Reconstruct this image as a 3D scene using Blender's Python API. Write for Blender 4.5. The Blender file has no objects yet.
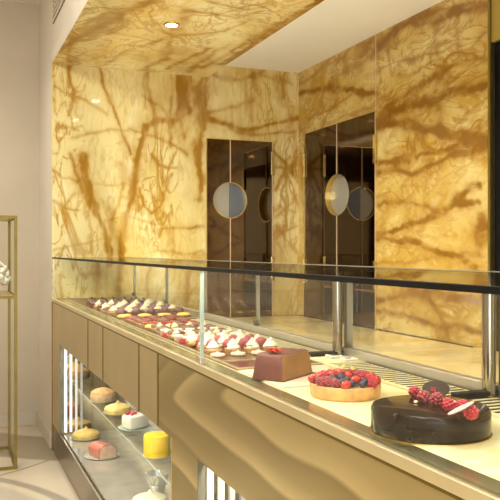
import bpy, bmesh, math, random
import numpy as np
from mathutils import Vector, Matrix
random.seed(7)
C = bpy.context.scene.collection
PI = math.pi
# ------------------------------------------------------------------ camera model
H = 1.36; F = 765.0; YAW = math.radians(21.74); cs, sn = math.cos(YAW), math.sin(YAW)
def ray(px, py):
    u = (px-250)/F; v = (250-py)/F
    return Vector((sn+u*cs, cs-u*sn, v))
def at(px, py, z):                       # point of the plane at height z
    r = ray(px, py); t = (z-H)/r.z
    return Vector((r.x*t, r.y*t, z))
def onY(px, py, Y):
    r = ray(px, py); t = Y/r.y
    return (r.x*t, H+r.z*t)
def onX(px, py, X):
    r = ray(px, py); t = X/r.x
    return (r.y*t, H+r.z*t)
# ------------------------------------------------------------------ key dimensions
FX = 0.68            # counter front plane, pier and bulkhead plane
EY = 5.36            # marble end wall
RX = 2.542           # marble right wall
SZ = 2.635           # marble soffit
SX = 1.80            # soffit right edge
WZ = 2.73            # raised white ceiling
BY = 6.15            # beige wall
CZ = 3.27            # shop ceiling
DK = 1.03            # deck height
NEAR = 0.15          # near end of the counter (beyond the frame)
RYE = 3.129          # right wall ends at the bronze doorway
# ------------------------------------------------------------------ materials
def nt(name):
    m = bpy.data.materials.new(name); m.use_nodes = True
    t = m.node_tree; return m, t, t.nodes['Principled BSDF']
def mat(name, col, rough=.5, metal=0., noise=0., nscale=30., bump=0., emit=None, es=0., sss=0., coat=0., spec=.5):
    m, t, b = nt(name)
    b.inputs['Base Color'].default_value = (*col, 1); b.inputs['Roughness'].default_value = rough
    b.inputs['Metallic'].default_value = metal; b.inputs['Coat Weight'].default_value = coat
    b.inputs['Coat Roughness'].default_value = .06
    b.inputs['Specular IOR Level'].default_value = spec
    if sss:
        b.inputs['Subsurface Weight'].default_value = sss; b.inputs['Subsurface Scale'].default_value = .01
    if emit:
        b.inputs['Emission Color'].default_value = (*emit, 1); b.inputs['Emission Strength'].default_value = es
    if noise or bump:
        tc = t.nodes.new('ShaderNodeTexCoord'); n = t.nodes.new('ShaderNodeTexNoise')
        n.inputs['Scale'].default_value = nscale; n.inputs['Detail'].default_value = 5
        t.links.new(tc.outputs['Object'], n.inputs['Vector'])
        if noise:
            r = t.nodes.new('ShaderNodeValToRGB')
            lo = [max(0, c*(1-noise)) for c in col]; hi = [min(1, c*(1+noise)) for c in col]
            r.color_ramp.elements[0].color = (*lo, 1); r.color_ramp.elements[1].color = (*hi, 1)
            r.color_ramp.elements[0].position = .3; r.color_ramp.elements[1].position = .7
            t.links.new(n.outputs['Fac'], r.inputs['Fac']); t.links.new(r.outputs['Color'], b.inputs['Base Color'])
        if bump:
            bp = t.nodes.new('ShaderNodeBump'); bp.inputs['Strength'].default_value = bump; bp.inputs['Distance'].default_value = .003
            t.links.new(n.outputs['Fac'], bp.inputs['Height']); t.links.new(bp.outputs['Normal'], b.inputs['Normal'])
    return m
def math_node(t, op, a, b=None, clamp=False):
    n = t.nodes.new('ShaderNodeMath'); n.operation = op; n.use_clamp = clamp
    for i, v in enumerate((a, b)):
        if v is None: continue
        if isinstance(v, (int, float)): n.inputs[i].default_value = v
        else: t.links.new(v, n.inputs[i])
    return n.outputs[0]
def mix_col(t, f, a, b):
    n = t.nodes.new('ShaderNodeMix'); n.data_type = 'RGBA'
    if isinstance(f, (int, float)): n.inputs['Factor'].default_value = f
    else: t.links.new(f, n.inputs['Factor'])
    for s, v in (('A', a), ('B', b)):
        sock = [i for i in n.inputs if i.name == s and i.type == 'RGBA'][0]
        if isinstance(v, tuple): sock.default_value = (*v, 1)
        else: t.links.new(v, sock)
    return [o for o in n.outputs if o.type == 'RGBA'][0]
def marble(name, light, gold, vein, dark, stretch, fine=.5, cloud=1.6, rough=.13, thr=(.42, .66)):
    m, t, b = nt(name)
    tc = t.nodes.new('ShaderNodeTexCoord'); mp = t.nodes.new('ShaderNodeMapping'); mp.inputs['Scale'].default_value = stretch
    t.links.new(tc.outputs['Object'], mp.inputs['Vector'])
    def noise(scale, detail, dist=0., src=None):
        n = t.nodes.new('ShaderNodeTexNoise'); n.inputs['Scale'].default_value = scale
        n.inputs['Detail'].default_value = detail; n.inputs['Distortion'].default_value = dist
        t.links.new(src or mp.outputs[0], n.inputs['Vector']); return n.outputs['Fac']
    def ramp(f, a, bb):
        r = t.nodes.new('ShaderNodeMapRange'); r.clamp = True
        r.inputs['From Min'].default_value = a; r.inputs['From Max'].default_value = bb
        t.links.new(f, r.inputs['Value']); return r.outputs[0]
    cl = ramp(noise(cloud, 6, .8), *thr)
    c = mix_col(t, cl, light, gold)
    pale = ramp(noise(5.5, 8, 2.2), .58, .72)
    c = mix_col(t, math_node(t, 'MULTIPLY', pale, .55), c, (min(1, light[0]*1.1), min(1, light[1]*1.18), min(1, light[2]*1.7)))
    fl = ramp(noise(9., 8, 1.6), .54, .70)
    c = mix_col(t, math_node(t, 'MULTIPLY', fl, .5), c, tuple(.5*(p+q) for p, q in zip(gold, vein)))
    # fine natural veins
    f1 = noise(2.1, 7, .9); r1 = math_node(t, 'ABSOLUTE', math_node(t, 'SUBTRACT', f1, .5))
    v1 = math_node(t, 'SUBTRACT', 1.0, ramp(r1, .0, .03))
    f2 = noise(5.0, 8, 1.3); r2 = math_node(t, 'ABSOLUTE', math_node(t, 'SUBTRACT', f2, .5))
    v2 = math_node(t, 'MULTIPLY', math_node(t, 'SUBTRACT', 1.0, ramp(r2, .0, .034)), .8)
    gate = ramp(noise(1.3, 3), .36, .56)
    fv = math_node(t, 'MULTIPLY', math_node(t, 'MULTIPLY', math_node(t, 'MAXIMUM', v1, v2), gate), fine)
    # big veins: where the slab's own mineral bands run
    at_ = t.nodes.new('ShaderNodeAttribute'); at_.attribute_name = 'vein'
    brk = ramp(noise(9, 4, .6), .28, .6)
    bv = math_node(t, 'MULTIPLY', at_.outputs['Fac'], math_node(t, 'ADD', math_node(t, 'MULTIPLY', brk, .5), .55), True)
    c = mix_col(t, fv, c, vein)
    c = mix_col(t, bv, c, vein)
    c = mix_col(t, math_node(t, 'MULTIPLY', ramp(bv, .6, 1.0), .6), c, dark)
    t.links.new(c, b.inputs['Base Color'])
    b.inputs['Roughness'].default_value = rough; b.inputs['Specular IOR Level'].default_value = .5
    return m
M = {}
M['marble_end'] = marble('onyx_end', (.83, .72, .36), (.74, .56, .18), (.48, .25, .028), (.30, .14, .016), (1.6, 1.6, .55), fine=1., rough=.06, thr=(.44, .62))
M['marble_right'] = marble('onyx_right', (.78, .625, .25), (.60, .385, .08), (.35, .16, .016), (.21, .09, .01), (.8, .8, 1.5), fine=.95, thr=(.40, .60))
M['marble_soffit'] = marble('onyx_soffit', (.90, .79, .42), (.78, .57, .19), (.42, .205, .022), (.25, .11, .013), (1.2, .8, 1.), fine=1.)
M['marble_deck'] = marble('onyx_deck', (.84, .765, .46), (.78, .63, .28), (.68, .44, .12), (.5, .3, .08), (2.2, 2.2, 2.2), fine=.35, thr=(.5, .75))
M['marble_bench'] = marble('onyx_bench', (.86, .76, .42), (.80, .62, .22), (.58, .34, .07), (.4, .2, .03), (1.2, 2., 1.), fine=.4)
M['beige'] = mat('beige_plaster', (.57, .485, .37), .75, noise=.04, nscale=3, bump=.03)
M['pier'] = mat('pale_plaster', (.67, .60, .505), .7, noise=.03, nscale=3)
M['white'] = mat('cream_ceiling', (.88, .83, .73), .8, noise=.015, nscale=2)
M['skirting'] = mat('painted_skirting', (.56, .485, .385), .5, noise=.02)
M['brass'] = mat('aged_brass', (.28, .215, .06), .42, 1., noise=.12, nscale=14)
M['brass_dark'] = mat('dark_brass', (.30, .19, .04), .35, 1., noise=.15, nscale=10)
M['brass_seam'] = mat('seam_brass', (.17, .115, .012), .4, .8, noise=.1)
M['gold'] = mat('polished_gold', (.86, .62, .22), .15, 1., noise=.05)
M['lip'] = mat('satin_champagne', (.72, .61, .37), .36, .85, noise=.05, nscale=8)
M['border'] = mat('polished_brass_border', (.56, .52, .26), .27, 1., noise=.2, nscale=6)
M['bronze'] = mat('bronze_satin', (.66, .545, .31), .30, 1., noise=.05, nscale=5)
M['plinth'] = mat('bronze_plinth', (.13, .082, .028), .2, 1., noise=.1, nscale=5)
M['steel'] = mat('brushed_steel', (.72, .68, .60), .28, 1., noise=.06, nscale=20)
M['steel_dark'] = mat('smoked_steel', (.20, .18, .13), .45, .6, noise=.06, nscale=20)
M['rail'] = mat('satin_aluminium', (.78, .74, .66), .38, .85, noise=.03, nscale=20)
M['chrome'] = mat('chrome', (.42, .39, .31), .12, 1., noise=.02)
M['mirror'] = mat('showcase_mirror', (.62, .58, .48), .04, 1., noise=.02)
M['showfloor'] = mat('showcase_floor', (.46, .42, .35), .12, .3, noise=.15, nscale=9)
M['black'] = mat('black_profile', (.005, .005, .005), .45, noise=.3, spec=.15)
M['door'] = mat('bronze_mirror_door', (.115, .075, .036), .03, 1., noise=.03, nscale=3)
M['doorway'] = mat('dark_recess', (.035, .02, .008), .35, .3, noise=.2)
M['silverdisc'] = mat('mirror_disc', (.50, .50, .46), .3, .5, noise=.03)
M['disc_reflect'] = mat('disc_blue_reflection', (.20, .225, .29), .3, .5, noise=.03)  # mirror disc half with its bluish reflection put in as colour
M['berrytop'] = mat('berry_jelly_top', (.38, .03, .025), .35, noise=.35, nscale=120)
M['strip'] = mat('pale_edge_strip', (.80, .62, .46), .35, .3, noise=.03)
M['slot'] = mat('slot_shade', (.012, .009, .004), .9, noise=.2, spec=.1)
M['slat'] = mat('grille_slat', (.80, .68, .38), .5, .1, noise=.05)
for i_, e_ in enumerate((2.4, 1.5, .8, .35)): M['led%d' % i_] = mat('led_bar_reflection_glow', (.12, .12, .11), .3, noise=.01, emit=(1., .93, .80), es=e_)  # first is the LED bar; dimmer ones imitate its reflections
M['led'] = mat('led_lens', (1, 1, 1), .4, noise=.01, emit=(1., .93, .80), es=3.2)
M['lampglow'] = mat('downlight_lens', (1, 1, 1), .4, noise=.01, emit=(1., .88, .66), es=60)
M['chocolate'] = mat('chocolate_glaze', (.011, .005, .0025), .09, noise=.3, nscale=25, spec=.2)
M['choc_matt'] = mat('chocolate_matt', (.05, .024, .015), .45, noise=.3, nscale=40)
M['choc_brown'] = mat('brown_mousse', (.22, .10, .06), .5, noise=.25, nscale=90, bump=.4)
M['burgundy'] = mat('burgundy_velvet', (.13, .030, .017), .55, noise=.15, nscale=90, bump=.25)
M['loaf_gold_reflection'] = mat('gold_reflection_face', (.27, .13, .035), .5, noise=.3, nscale=14, bump=.15)  # loaf side with golden reflected light painted into the colour
M['raspberry'] = mat('raspberry', (.48, .025, .045), .38, noise=.2, nscale=60, sss=.15)
M['raspberry_pale'] = mat('raspberry_dusted', (.34, .05, .06), .5, noise=.3, nscale=70, sss=.15)
M['strawberry'] = mat('strawberry', (.55, .035, .02), .25, noise=.25, nscale=70)
M['blueberry'] = mat('blueberry', (.022, .026, .05), .5, noise=.5, nscale=45)
M['leaf'] = mat('herb_leaf', (.45, .40, .08), .5, noise=.3)
M['crust'] = mat('tart_crust', (.66, .37, .13), .65, noise=.22, nscale=50, bump=.3)
M['cream'] = mat('whipped_cream', (.82, .74, .48), .5, noise=.05, nscale=40, sss=.1)
M['white_cream'] = mat('white_mousse', (.80, .76, .62), .5, noise=.04, nscale=40, sss=.1)
M['yellow'] = mat('lemon_curd', (.90, .66, .13), .3, noise=.08, nscale=30)
M['lemon'] = mat('lemon_glaze', (.95, .60, .03), .28, noise=.1, nscale=25)
M['orange'] = mat('golden_meringue', (.86, .56, .17), .45, noise=.22, nscale=25)
M['pinkcake'] = mat('pink_glaze', (.62, .20, .14), .3, noise=.15, nscale=40)
M['pinkface'] = mat('pink_sponge', (.84, .54, .38), .6, noise=.12, nscale=50)
M['mauve'] = mat('mauve_mousse', (.20, .085, .08), .55, noise=.25, nscale=60, bump=.3)
M['biscuit'] = mat('biscuit', (.60, .40, .22), .7, noise=.2, nscale=60)
M['traybrown'] = mat('tray_brown', (.115, .058, .022), .3, noise=.15)
M['trayred'] = mat('tray_burgundy', (.12, .014, .010), .3, noise=.1)
M['board'] = mat('pink_cake_board', (.74, .52, .36), .5, noise=.06)
M['paper'] = mat('white_card', (.85, .82, .74), .6, noise=.02)
M['ink'] = mat('grey_print', (.09, .08, .07), .6, noise=.1)
M['petal'] = mat('white_petal', (.92, .86, .72), .6, noise=.06, nscale=30, sss=.1)
M['petalpink'] = mat('blush_petal', (.83, .56, .46), .6, noise=.1, nscale=30)
M['stem'] = mat('stem_green', (.13, .16, .05), .6, noise=.2)
M['vase'] = mat('white_vase', (.72, .66, .55), .25, noise=.02)
M['chocchip'] = mat('pale_chocolate_shard', (.42, .33, .31), .35, noise=.08)
M['foil'] = mat('crystal', (.86, .86, .84), .06, .75, noise=.1, nscale=60, bump=.5)
M['lintel'] = mat('gilt_lintel', (.42, .30, .06), .45, .35, noise=.08, nscale=4)
M['window_glow'] = mat('added_glow_pane', (.5, .55, .6), .1, noise=.01, emit=(.80, .90, 1.), es=.7)
M['vent'] = mat('vent_slot', (.10, .075, .05), .6, noise=.1)
def glass(name, tint, gloss=1.0, rough=.0):
    m = bpy.data.materials.new(name); m.use_nodes = True; t = m.node_tree
    for n in list(t.nodes): t.nodes.remove(n)
    o = t.nodes.new('ShaderNodeOutputMaterial'); tr = t.nodes.new('ShaderNodeBsdfTransparent'); g = t.nodes.new('ShaderNodeBsdfGlossy')
    fr = t.nodes.new('ShaderNodeFresnel'); fr.inputs['IOR'].default_value = 1.45
    geo = t.nodes.new('ShaderNodeNewGeometry')
    tr.inputs['Color'].default_value = (*tint, 1); g.inputs['Roughness'].default_value = rough
    mx = t.nodes.new('ShaderNodeMixShader')
    # keep the outer reflectance for rays leaving through the pane as well
    ior = math_node(t, 'ADD', math_node(t, 'MULTIPLY', geo.outputs['Backfacing'], -1.45+1/1.45*0+0.0), 1.45)
    inv = math_node(t, 'MAXIMUM', ior, 1/1.45*0+1.45)
    t.links.new(inv, fr.inputs['IOR'])
    f = math_node(t, 'MULTIPLY', fr.outputs[0], gloss, True)
    t.links.new(f, mx.inputs[0]); t.links.new(tr.outputs[0], mx.inputs[1]); t.links.new(g.outputs[0], mx.inputs[2])
    t.links.new(mx.outputs[0], o.inputs['Surface'])
    return m
M['glass'] = glass('clear_pane', (.985, .988, .98), .12)
M['glass_top'] = glass('top_pane', (.95, .965, .95), .8)
M['glass_edge'] = mat('glass_edge', (.42, .50, .42), .15, noise=.1, nscale=20)
# floor: beige stone with sweeping inlaid arcs, one broad band partly painted shading
def floor_mat():
    m, t, b = nt('arc_stone_floor')
    tc = t.nodes.new('ShaderNodeTexCoord'); sp = t.nodes.new('ShaderNodeSeparateXYZ'); t.links.new(tc.outputs['Object'], sp.inputs[0])
    n = t.nodes.new('ShaderNodeTexNoise'); n.inputs['Scale'].default_value = 2.2; n.inputs['Detail'].default_value = 6
    t.links.new(tc.outputs['Object'], n.inputs['Vector'])
    c = mix_col(t, n.outputs['Fac'], (.50, .41, .30), (.60, .50, .38))
    def band(cx, cy, r0, w, soft):
        dx = math_node(t, 'SUBTRACT', sp.outputs[0], cx); dy = math_node(t, 'SUBTRACT', sp.outputs[1], cy)
        d = math_node(t, 'SQRT', math_node(t, 'ADD', math_node(t, 'MULTIPLY', dx, dx), math_node(t, 'MULTIPLY', dy, dy)))
        e = math_node(t, 'ABSOLUTE', math_node(t, 'SUBTRACT', d, r0))
        r = t.nodes.new('ShaderNodeMapRange'); r.clamp = True; r.interpolation_type = 'SMOOTHSTEP'
        r.inputs['From Min'].default_value = w; r.inputs['From Max'].default_value = w+soft
        r.inputs['To Min'].default_value = 1; r.inputs['To Max'].default_value = 0
        t.links.new(e, r.inputs['Value']); return r.outputs[0]
    for (cx, cy, r0, w, soft, col) in ((2.5, 8., 3.2, .25, .05, (.30, .235, .16)), (-.9, 3.75, 1.57, .018, .03, (.30, .25, .19)), (-.9, 3.75, 1.25, .2, .05, (.42, .36, .28)), (-.6, 6.4, 1.8, .006, .008, (.26, .2, .14)),  # first broad band mixes a dark swirl with cabinet shading painted in
                                       (-1.6, 2.2, 2.4, .15, .1, (.34, .27, .2)), (.2, 1.2, 1.6, .02, .02, (.3, .24, .17))):
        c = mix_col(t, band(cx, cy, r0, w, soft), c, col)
    t.links.new(c, b.inputs['Base Color']); b.inputs['Roughness'].default_value = .3
    return m
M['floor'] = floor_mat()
# gilded panel with swirling bands (object coordinates: y along the counter, z up)
def swirl_mat():
    m, t, b = nt('gilt_swirl_panel')
    tc = t.nodes.new('ShaderNodeTexCoord')
    n = t.nodes.new('ShaderNodeTexNoise'); n.inputs['Scale'].default_value = 1.7; n.inputs['Detail'].default_value = 1
    t.links.new(tc.outputs['Object'], n.inputs['Vector'])
    sp = t.nodes.new('ShaderNodeSeparateXYZ'); t.links.new(tc.outputs['Object'], sp.inputs[0])
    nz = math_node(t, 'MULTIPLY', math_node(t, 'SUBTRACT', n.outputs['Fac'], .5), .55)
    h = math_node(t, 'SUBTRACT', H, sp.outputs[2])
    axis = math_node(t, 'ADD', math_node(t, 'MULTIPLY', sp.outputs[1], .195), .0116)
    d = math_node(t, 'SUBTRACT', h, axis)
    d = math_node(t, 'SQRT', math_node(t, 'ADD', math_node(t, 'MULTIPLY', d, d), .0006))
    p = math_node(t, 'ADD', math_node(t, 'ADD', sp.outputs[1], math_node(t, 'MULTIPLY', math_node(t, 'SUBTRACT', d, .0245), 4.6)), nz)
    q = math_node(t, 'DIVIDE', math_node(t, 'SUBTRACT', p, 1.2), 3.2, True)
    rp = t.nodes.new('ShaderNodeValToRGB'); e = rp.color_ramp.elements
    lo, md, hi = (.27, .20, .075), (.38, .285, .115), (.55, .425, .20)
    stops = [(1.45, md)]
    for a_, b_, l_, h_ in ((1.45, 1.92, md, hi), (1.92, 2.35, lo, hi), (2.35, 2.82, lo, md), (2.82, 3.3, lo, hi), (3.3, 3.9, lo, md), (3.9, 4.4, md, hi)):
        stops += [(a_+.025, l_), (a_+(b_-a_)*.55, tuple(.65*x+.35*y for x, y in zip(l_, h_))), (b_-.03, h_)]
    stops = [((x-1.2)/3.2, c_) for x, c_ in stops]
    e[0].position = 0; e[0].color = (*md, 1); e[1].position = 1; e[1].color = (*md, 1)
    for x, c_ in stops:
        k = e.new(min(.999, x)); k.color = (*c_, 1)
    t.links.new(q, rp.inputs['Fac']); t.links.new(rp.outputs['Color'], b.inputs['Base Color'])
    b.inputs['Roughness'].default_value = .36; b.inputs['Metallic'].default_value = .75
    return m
M['swirl'] = swirl_mat()
# ------------------------------------------------------------------ mesh helpers
def B(): return bmesh.new()
def box(bm, x0, x1, y0, y1, z0, z1, bev=0.):
    g = bmesh.ops.create_cube(bm, size=1)['verts']
    for v in g:
        v.co = Vector(((x0+x1)/2+v.co.x*(x1-x0), (y0+y1)/2+v.co.y*(y1-y0), (z0+z1)/2+v.co.z*(z1-z0)))
    if bev:
        es = list({e for v in g for e in v.link_edges})
        bmesh.ops.bevel(bm, geom=es, offset=bev, segments=2, affect='EDGES', profile=.5)
    return bm
def lathe(bm, prof, n=32, mt=None, flute=0, famp=0.):
    mt = mt or Matrix()
    rings = []
    for r, z in prof:
        if r < 1e-6: rings.append([bm.verts.new(mt @ Vector((0, 0, z)))]); continue
        ring = []
        for i in range(n):
            a = 2*PI*i/n; rr = r*(1+famp*math.cos(flute*a)) if flute else r
            ring.append(bm.verts.new(mt @ Vector((rr*math.cos(a), rr*math.sin(a), z))))
        rings.append(ring)
    for p, q in zip(rings, rings[1:]):
        if len(p) == 1 and len(q) == 1: continue
        for i in range(n):
            j = (i+1) % n
            if len(p) == 1: bm.faces.new((p[0], q[j], q[i]))
            elif len(q) == 1: bm.faces.new((p[i], p[j], q[0]))
            else: bm.faces.new((p[i], p[j], q[j], q[i]))
    bmesh.ops.recalc_face_normals(bm, faces=bm.faces)
    return bm
def ball(bm, c, r, sub=2, sc=(1, 1, 1), rot=None, lump=0.):
    g = bmesh.ops.create_icosphere(bm, subdivisions=sub, radius=r)['verts']
    for v in g:
        k = 1+random.uniform(-lump, lump)
        p = Vector((v.co.x*sc[0]*k, v.co.y*sc[1]*k, v.co.z*sc[2]*k))
        if rot: p = rot @ p
        v.co = p+Vector(c)
    return bm
def tube(bm, pts, r, n=8):
    pts = [Vector(p) for p in pts]; prev = None
    for i, p in enumerate(pts):
        d = (pts[min(i+1, len(pts)-1)]-pts[max(i-1, 0)]).normalized()
        u = d.cross(Vector((0, 0, 1)));
        if u.length < 1e-3: u = d.cross(Vector((0, 1, 0)))
        u.normalize(); w = d.cross(u)
        ring = [bm.verts.new(p+r*(math.cos(2*PI*k/n)*u+math.sin(2*PI*k/n)*w)) for k in range(n)]
        if prev:
            for k in range(n): bm.faces.new((prev[k], prev[(k+1) % n], ring[(k+1) % n], ring[k]))
        else: bm.faces.new(ring[::-1])
        prev = ring
    bm.faces.new(prev); bmesh.ops.recalc_face_normals(bm, faces=bm.faces)
    return bm
def obj(name, bm, m, parent=None, smooth=True):
    me = bpy.data.meshes.new(name); bm.to_mesh(me); bm.free()
    me.materials.append(M[m] if isinstance(m, str) else m)
    o = bpy.data.objects.new(name, me); C.objects.link(o)
    if smooth:
        for p in me.polygons: p.use_smooth = True
        try: me.set_sharp_from_angle(angle=math.radians(38))
        except Exception: pass
    if parent: o.parent = parent
    return o
def tag(o, label, cat, group=None):
    o['label'] = label; o['category'] = cat
    if group: o['group'] = group
    return o
def thing(name, label, cat, loc=(0, 0, 0), rz=0., group=None):
    o = bpy.data.objects.new(name, None); C.objects.link(o); o.location = loc; o.rotation_euler = (0, 0, rz)
    o.empty_display_size = .05
    return tag(o, label, cat, group)
def struct(o): o['kind'] = 'structure'; return o
def sbox(name, m, *a, parent=None, **k):
    o = obj(name, box(B(), *a, **k), m, parent, smooth=False)
    return o if parent else struct(o)
def dup(root, loc, rz, label, group=None):
    r = root.copy(); C.objects.link(r); r.location = loc; r.rotation_euler = (0, 0, rz); r['label'] = label
    if group: r['group'] = group
    for ch in list(root.children):
        c = ch.copy(); C.objects.link(c); c.parent = r
        for g in list(ch.children):
            d = g.copy(); C.objects.link(d); d.parent = c
    return r
# ------------------------------------------------------------------ mineral veins of the onyx slabs
rng = np.random.RandomState(3)
def vnoise(a, b, scale):
    L = rng.rand(64, 64); x = a*scale+17.3; y = b*scale+9.1
    xi = np.floor(x).astype(int); yi = np.floor(y).astype(int); fx = x-xi; fy = y-yi
    fx = fx*fx*(3-2*fx); fy = fy*fy*(3-2*fy)
    g = lambda i, j: L[i % 64, j % 64]
    return (g(xi, yi)*(1-fx)+g(xi+1, yi)*fx)*(1-fy)+(g(xi, yi+1)*(1-fx)+g(xi+1, yi+1)*fx)*fy-.5
def vein_field(a, b, lines):             # lines: [(points, radius, strength)]
    wa = a+.035*vnoise(a, b, 7)+.016*vnoise(a, b, 22)+.005*vnoise(a, b, 60); wb = b+.035*vnoise(a, b, 7)+.016*vnoise(a, b, 22)+.005*vnoise(a, b, 60)
    wid = 1.3+1.3*vnoise(a, b, 9)+.5*vnoise(a, b, 40)
    out = np.zeros_like(a)
    for pts, r, s in lines:
        dm = np.full_like(a, 9.)
        for (x0, y0), (x1, y1) in zip(pts, pts[1:]):
            dx, dy = x1-x0, y1-y0; L2 = dx*dx+dy*dy+1e-9
            t = np.clip(((wa-x0)*dx+(wb-y0)*dy)/L2, 0, 1)
            dm = np.minimum(dm, np.hypot(wa-x0-t*dx, wb-y0-t*dy))
        q = dm/(r*wid)
        v = s*(np.exp(-q**3.)*.95+.36*np.exp(-(q/2.8)**2))
        out = 1-(1-out)*(1-np.clip(v, 0, 1))
    return out
def slab(name, m, a0, a1, b0, b1, fn, lines, step=.009, hole=None, parent=None):
    na = int((a1-a0)/step)+1; nb = int((b1-b0)/step)+1
    A, Bb = np.meshgrid(np.linspace(a0, a1, na), np.linspace(b0, b1, nb), indexing='ij')
    A = A.ravel(); Bb = Bb.ravel(); V = vein_field(A, Bb, lines)
    me = bpy.data.meshes.new(name)
    co = np.array([fn(p, q) for p, q in zip(A, Bb)])
    idx = np.arange(na*nb).reshape(na, nb)
    f = np.stack([idx[:-1, :-1], idx[1:, :-1], idx[1:, 1:], idx[:-1, 1:]], -1).reshape(-1, 4)
    if hole:
        ca, cb = A[f].mean(1), Bb[f].mean(1)
        f = f[~((ca > hole[0]) & (ca < hole[1]) & (cb < hole[2]))]
    me.from_pydata(co.tolist(), [], f.tolist())
    at_ = me.attributes.new('vein', 'FLOAT', 'POINT'); at_.data.foreach_set('value', V.astype(np.float32))
    me.materials.append(M[m])
    o = bpy.data.objects.new(name, me); C.objects.link(o)
    if parent: o.parent = parent
    return o
def L(proj, plane, pts, r, s, k): return ([proj(x, y, plane) for x, y in pts], r*k, s)
end_lines = [L(onY, EY, p, r, s, .0076) for p, r, s in (
 ([(69,63),(71,76),(72.4,88),(71,100),(71,115)],1.4,.9), ([(98,66),(102,86),(106,96),(114,116),(122,130),(129,149),(131,154)],1.2,.75),
 ([(54,87),(70,95),(86,100),(105,112)],.9,.5), ([(72,136),(90,131),(110,129),(130,132)],1,.5), ([(54,68),(54,110)],1,.4), ([(56,128),(70,127),(80,129)],.7,.5),
 ([(148,70),(150,90),(155,108),(156,136)],1.6,.55), ([(145,72),(146,108)],.8,.45), ([(170,73),(169,116),(171,146)],1.3,.65),
 ([(179,74),(180,100),(179,114)],4.6,.9), ([(190,75),(188,106)],2.5,.85), ([(204,76),(200,92),(204,106),(200,136),(196,156)],3.6,.8), ([(190,88),(202,90)],3,.7),
 ([(192,109),(180,118),(156,120),(144,128)],2,.75), ([(144,128),(141,145),(138,160),(134,180),(131,195),(128,212),(125,230),(121,245),(121,260)],3,.78),
 ([(181,118),(184,138)],1.5,.55), ([(130,130),(150,134),(170,142),(186,154)],1.1,.55), ([(142,96),(160,104),(168,118)],.8,.45),
 ([(70,154),(78.6,178.6),(83,192)],1.8,.6), ([(83,154),(84,183),(88.5,196),(94,214),(101.6,227),(108,253),(109,262)],2.7,.95), ([(86,194),(92,206)],2.6,.95),
 ([(54,170),(63,178.6),(78.6,183)],1,.45), ([(52,200.5),(63,207),(78.6,211.5)],1.1,.55), ([(63,205),(74,193)],1,.5), ([(87,214),(90.6,256)],1.8,.55),
 ([(120,163),(128,178)],3,.4), ([(125,183),(116,203),(111.5,233)],1.4,.5), ([(54,249),(90,241),(105,238)],.7,.4), ([(94,186),(127,183)],.8,.35),
 ([(140,189.5),(143,205),(152,212.6),(161,207),(165,194),(172,174)],1.2,.65), ([(150,154),(156,164),(176,166.5)],1.5,.65), ([(196,159),(202.5,178.6),(200,200)],3.6,.85),
 ([(161,229),(180.5,228),(202.5,226)],1.6,.65), ([(172,229),(174,258)],1.8,.5), ([(152,214),(154,232)],1,.4), ([(156,252),(176,255),(202.5,250)],1,.5), ([(105,222),(130,218),(160,224)],.8,.4),
 ([(60,275),(62,310)],1.5,.5),([(95,262),(98,300)],2,.6),([(150,262),(148,300)],1.4,.6),([(190,262),(188,310)],1.6,.6),([(120,262),(118,300)],2.2,.6),
 ([(277,78),(281,96)],3,.6), ([(254,74),(252,118)],2.5,.5), ([(207,119),(229,127),(254,128),(297,119)],2,.75), ([(205,114),(225,110),(254,100)],1.5,.5),
 ([(200,85),(207,96),(206,130)],2,.6), ([(229,130),(250,133),(295,134)],1.3,.6), ([(250,76),(290,82)],2,.5), ([(208,76),(240,80),(262,72)],2.2,.5), ([(283,80),(290,125)],2,.45),
 ([(274,150),(286,164),(298,184)],1.8,.7), ([(274,192),(286,172),(298,154)],1.8,.7), ([(274,168),(298,170)],1.2,.5), ([(274,218),(298,196)],1.5,.6), ([(276,228),(298,250)],1.5,.5),
 ([(286,150),(284,252)],1,.5), ([(276,205),(297,212)],1,.5), ([(274,238),(298,226)],1.2,.5))]
right_lines = [L(onX, RX, p, r, s, .0084) for p, r, s in (
 ([(378,48),(390,36),(409,21),(437,15),(462,10),(489,3)],3.6,.85), ([(378,118),(398,98),(418,87),(440,73),(462,62),(485,55)],2.4,.65),
 ([(376,123),(404,106),(440,97),(462,91),(486,84)],3.6,.8), ([(437,17),(437,56),(440,84),(441,118)],3.6,.45), ([(457,14),(458,56)],3,.45),
 ([(378,56),(380,84)],2,.5), ([(387,39),(391,76)],2.4,.5), ([(376,126),(398,123),(418,126),(443,130),(465,137),(488,140)],3.2,.88),
 ([(398,64),(420,56),(437,53)],1,.5), ([(396,78),(420,68),(440,58)],1,.5), ([(474,48),(486,31)],1.1,.6), ([(454,129),(465,115),(488,98)],1,.5),
 ([(376,162),(398,161),(420,154),(454,147),(486,141)],1.8,.78), ([(377,171),(395,169),(412,173),(434,161),(486,147)],1.9,.7), ([(430,166),(426,186)],2.8,.45),
 ([(377,204),(404,203),(426,204),(443,210)],1.3,.65), ([(376,235),(398,227),(420,220),(443,210),(457,204),(479,205)],1.9,.8),
 ([(457,201),(467,190),(478,187)],4.2,.8), ([(484,225),(482,238)],5,.8), ([(376,236),(395,238),(420,243),(443,253),(454,256),(476,269)],2,.85), ([(454,256),(480,256)],1.2,.6),
 ([(378,264),(406,263),(440,256)],1,.5), ([(400,190),(408,178)],1.5,.4),
 ([(376,300),(420,292),(470,300),(488,298)],2.2,.7), ([(376,310),(440,325),(488,330)],2,.7), ([(400,285),(430,300),(445,320),(450,345)],1.6,.6),
 ([(299,94),(319,91),(344,89),(376,94)],2.4,.8), ([(308,119),(326,110),(351,96)],1.2,.6), ([(345,70),(376,50)],5,.5), ([(300,84),(330,62),(374,40)],2,.5), ([(320,126),(350,112),(374,108)],1.3,.45),
 ([(300,150),(304,240)],1,.4))]
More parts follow.
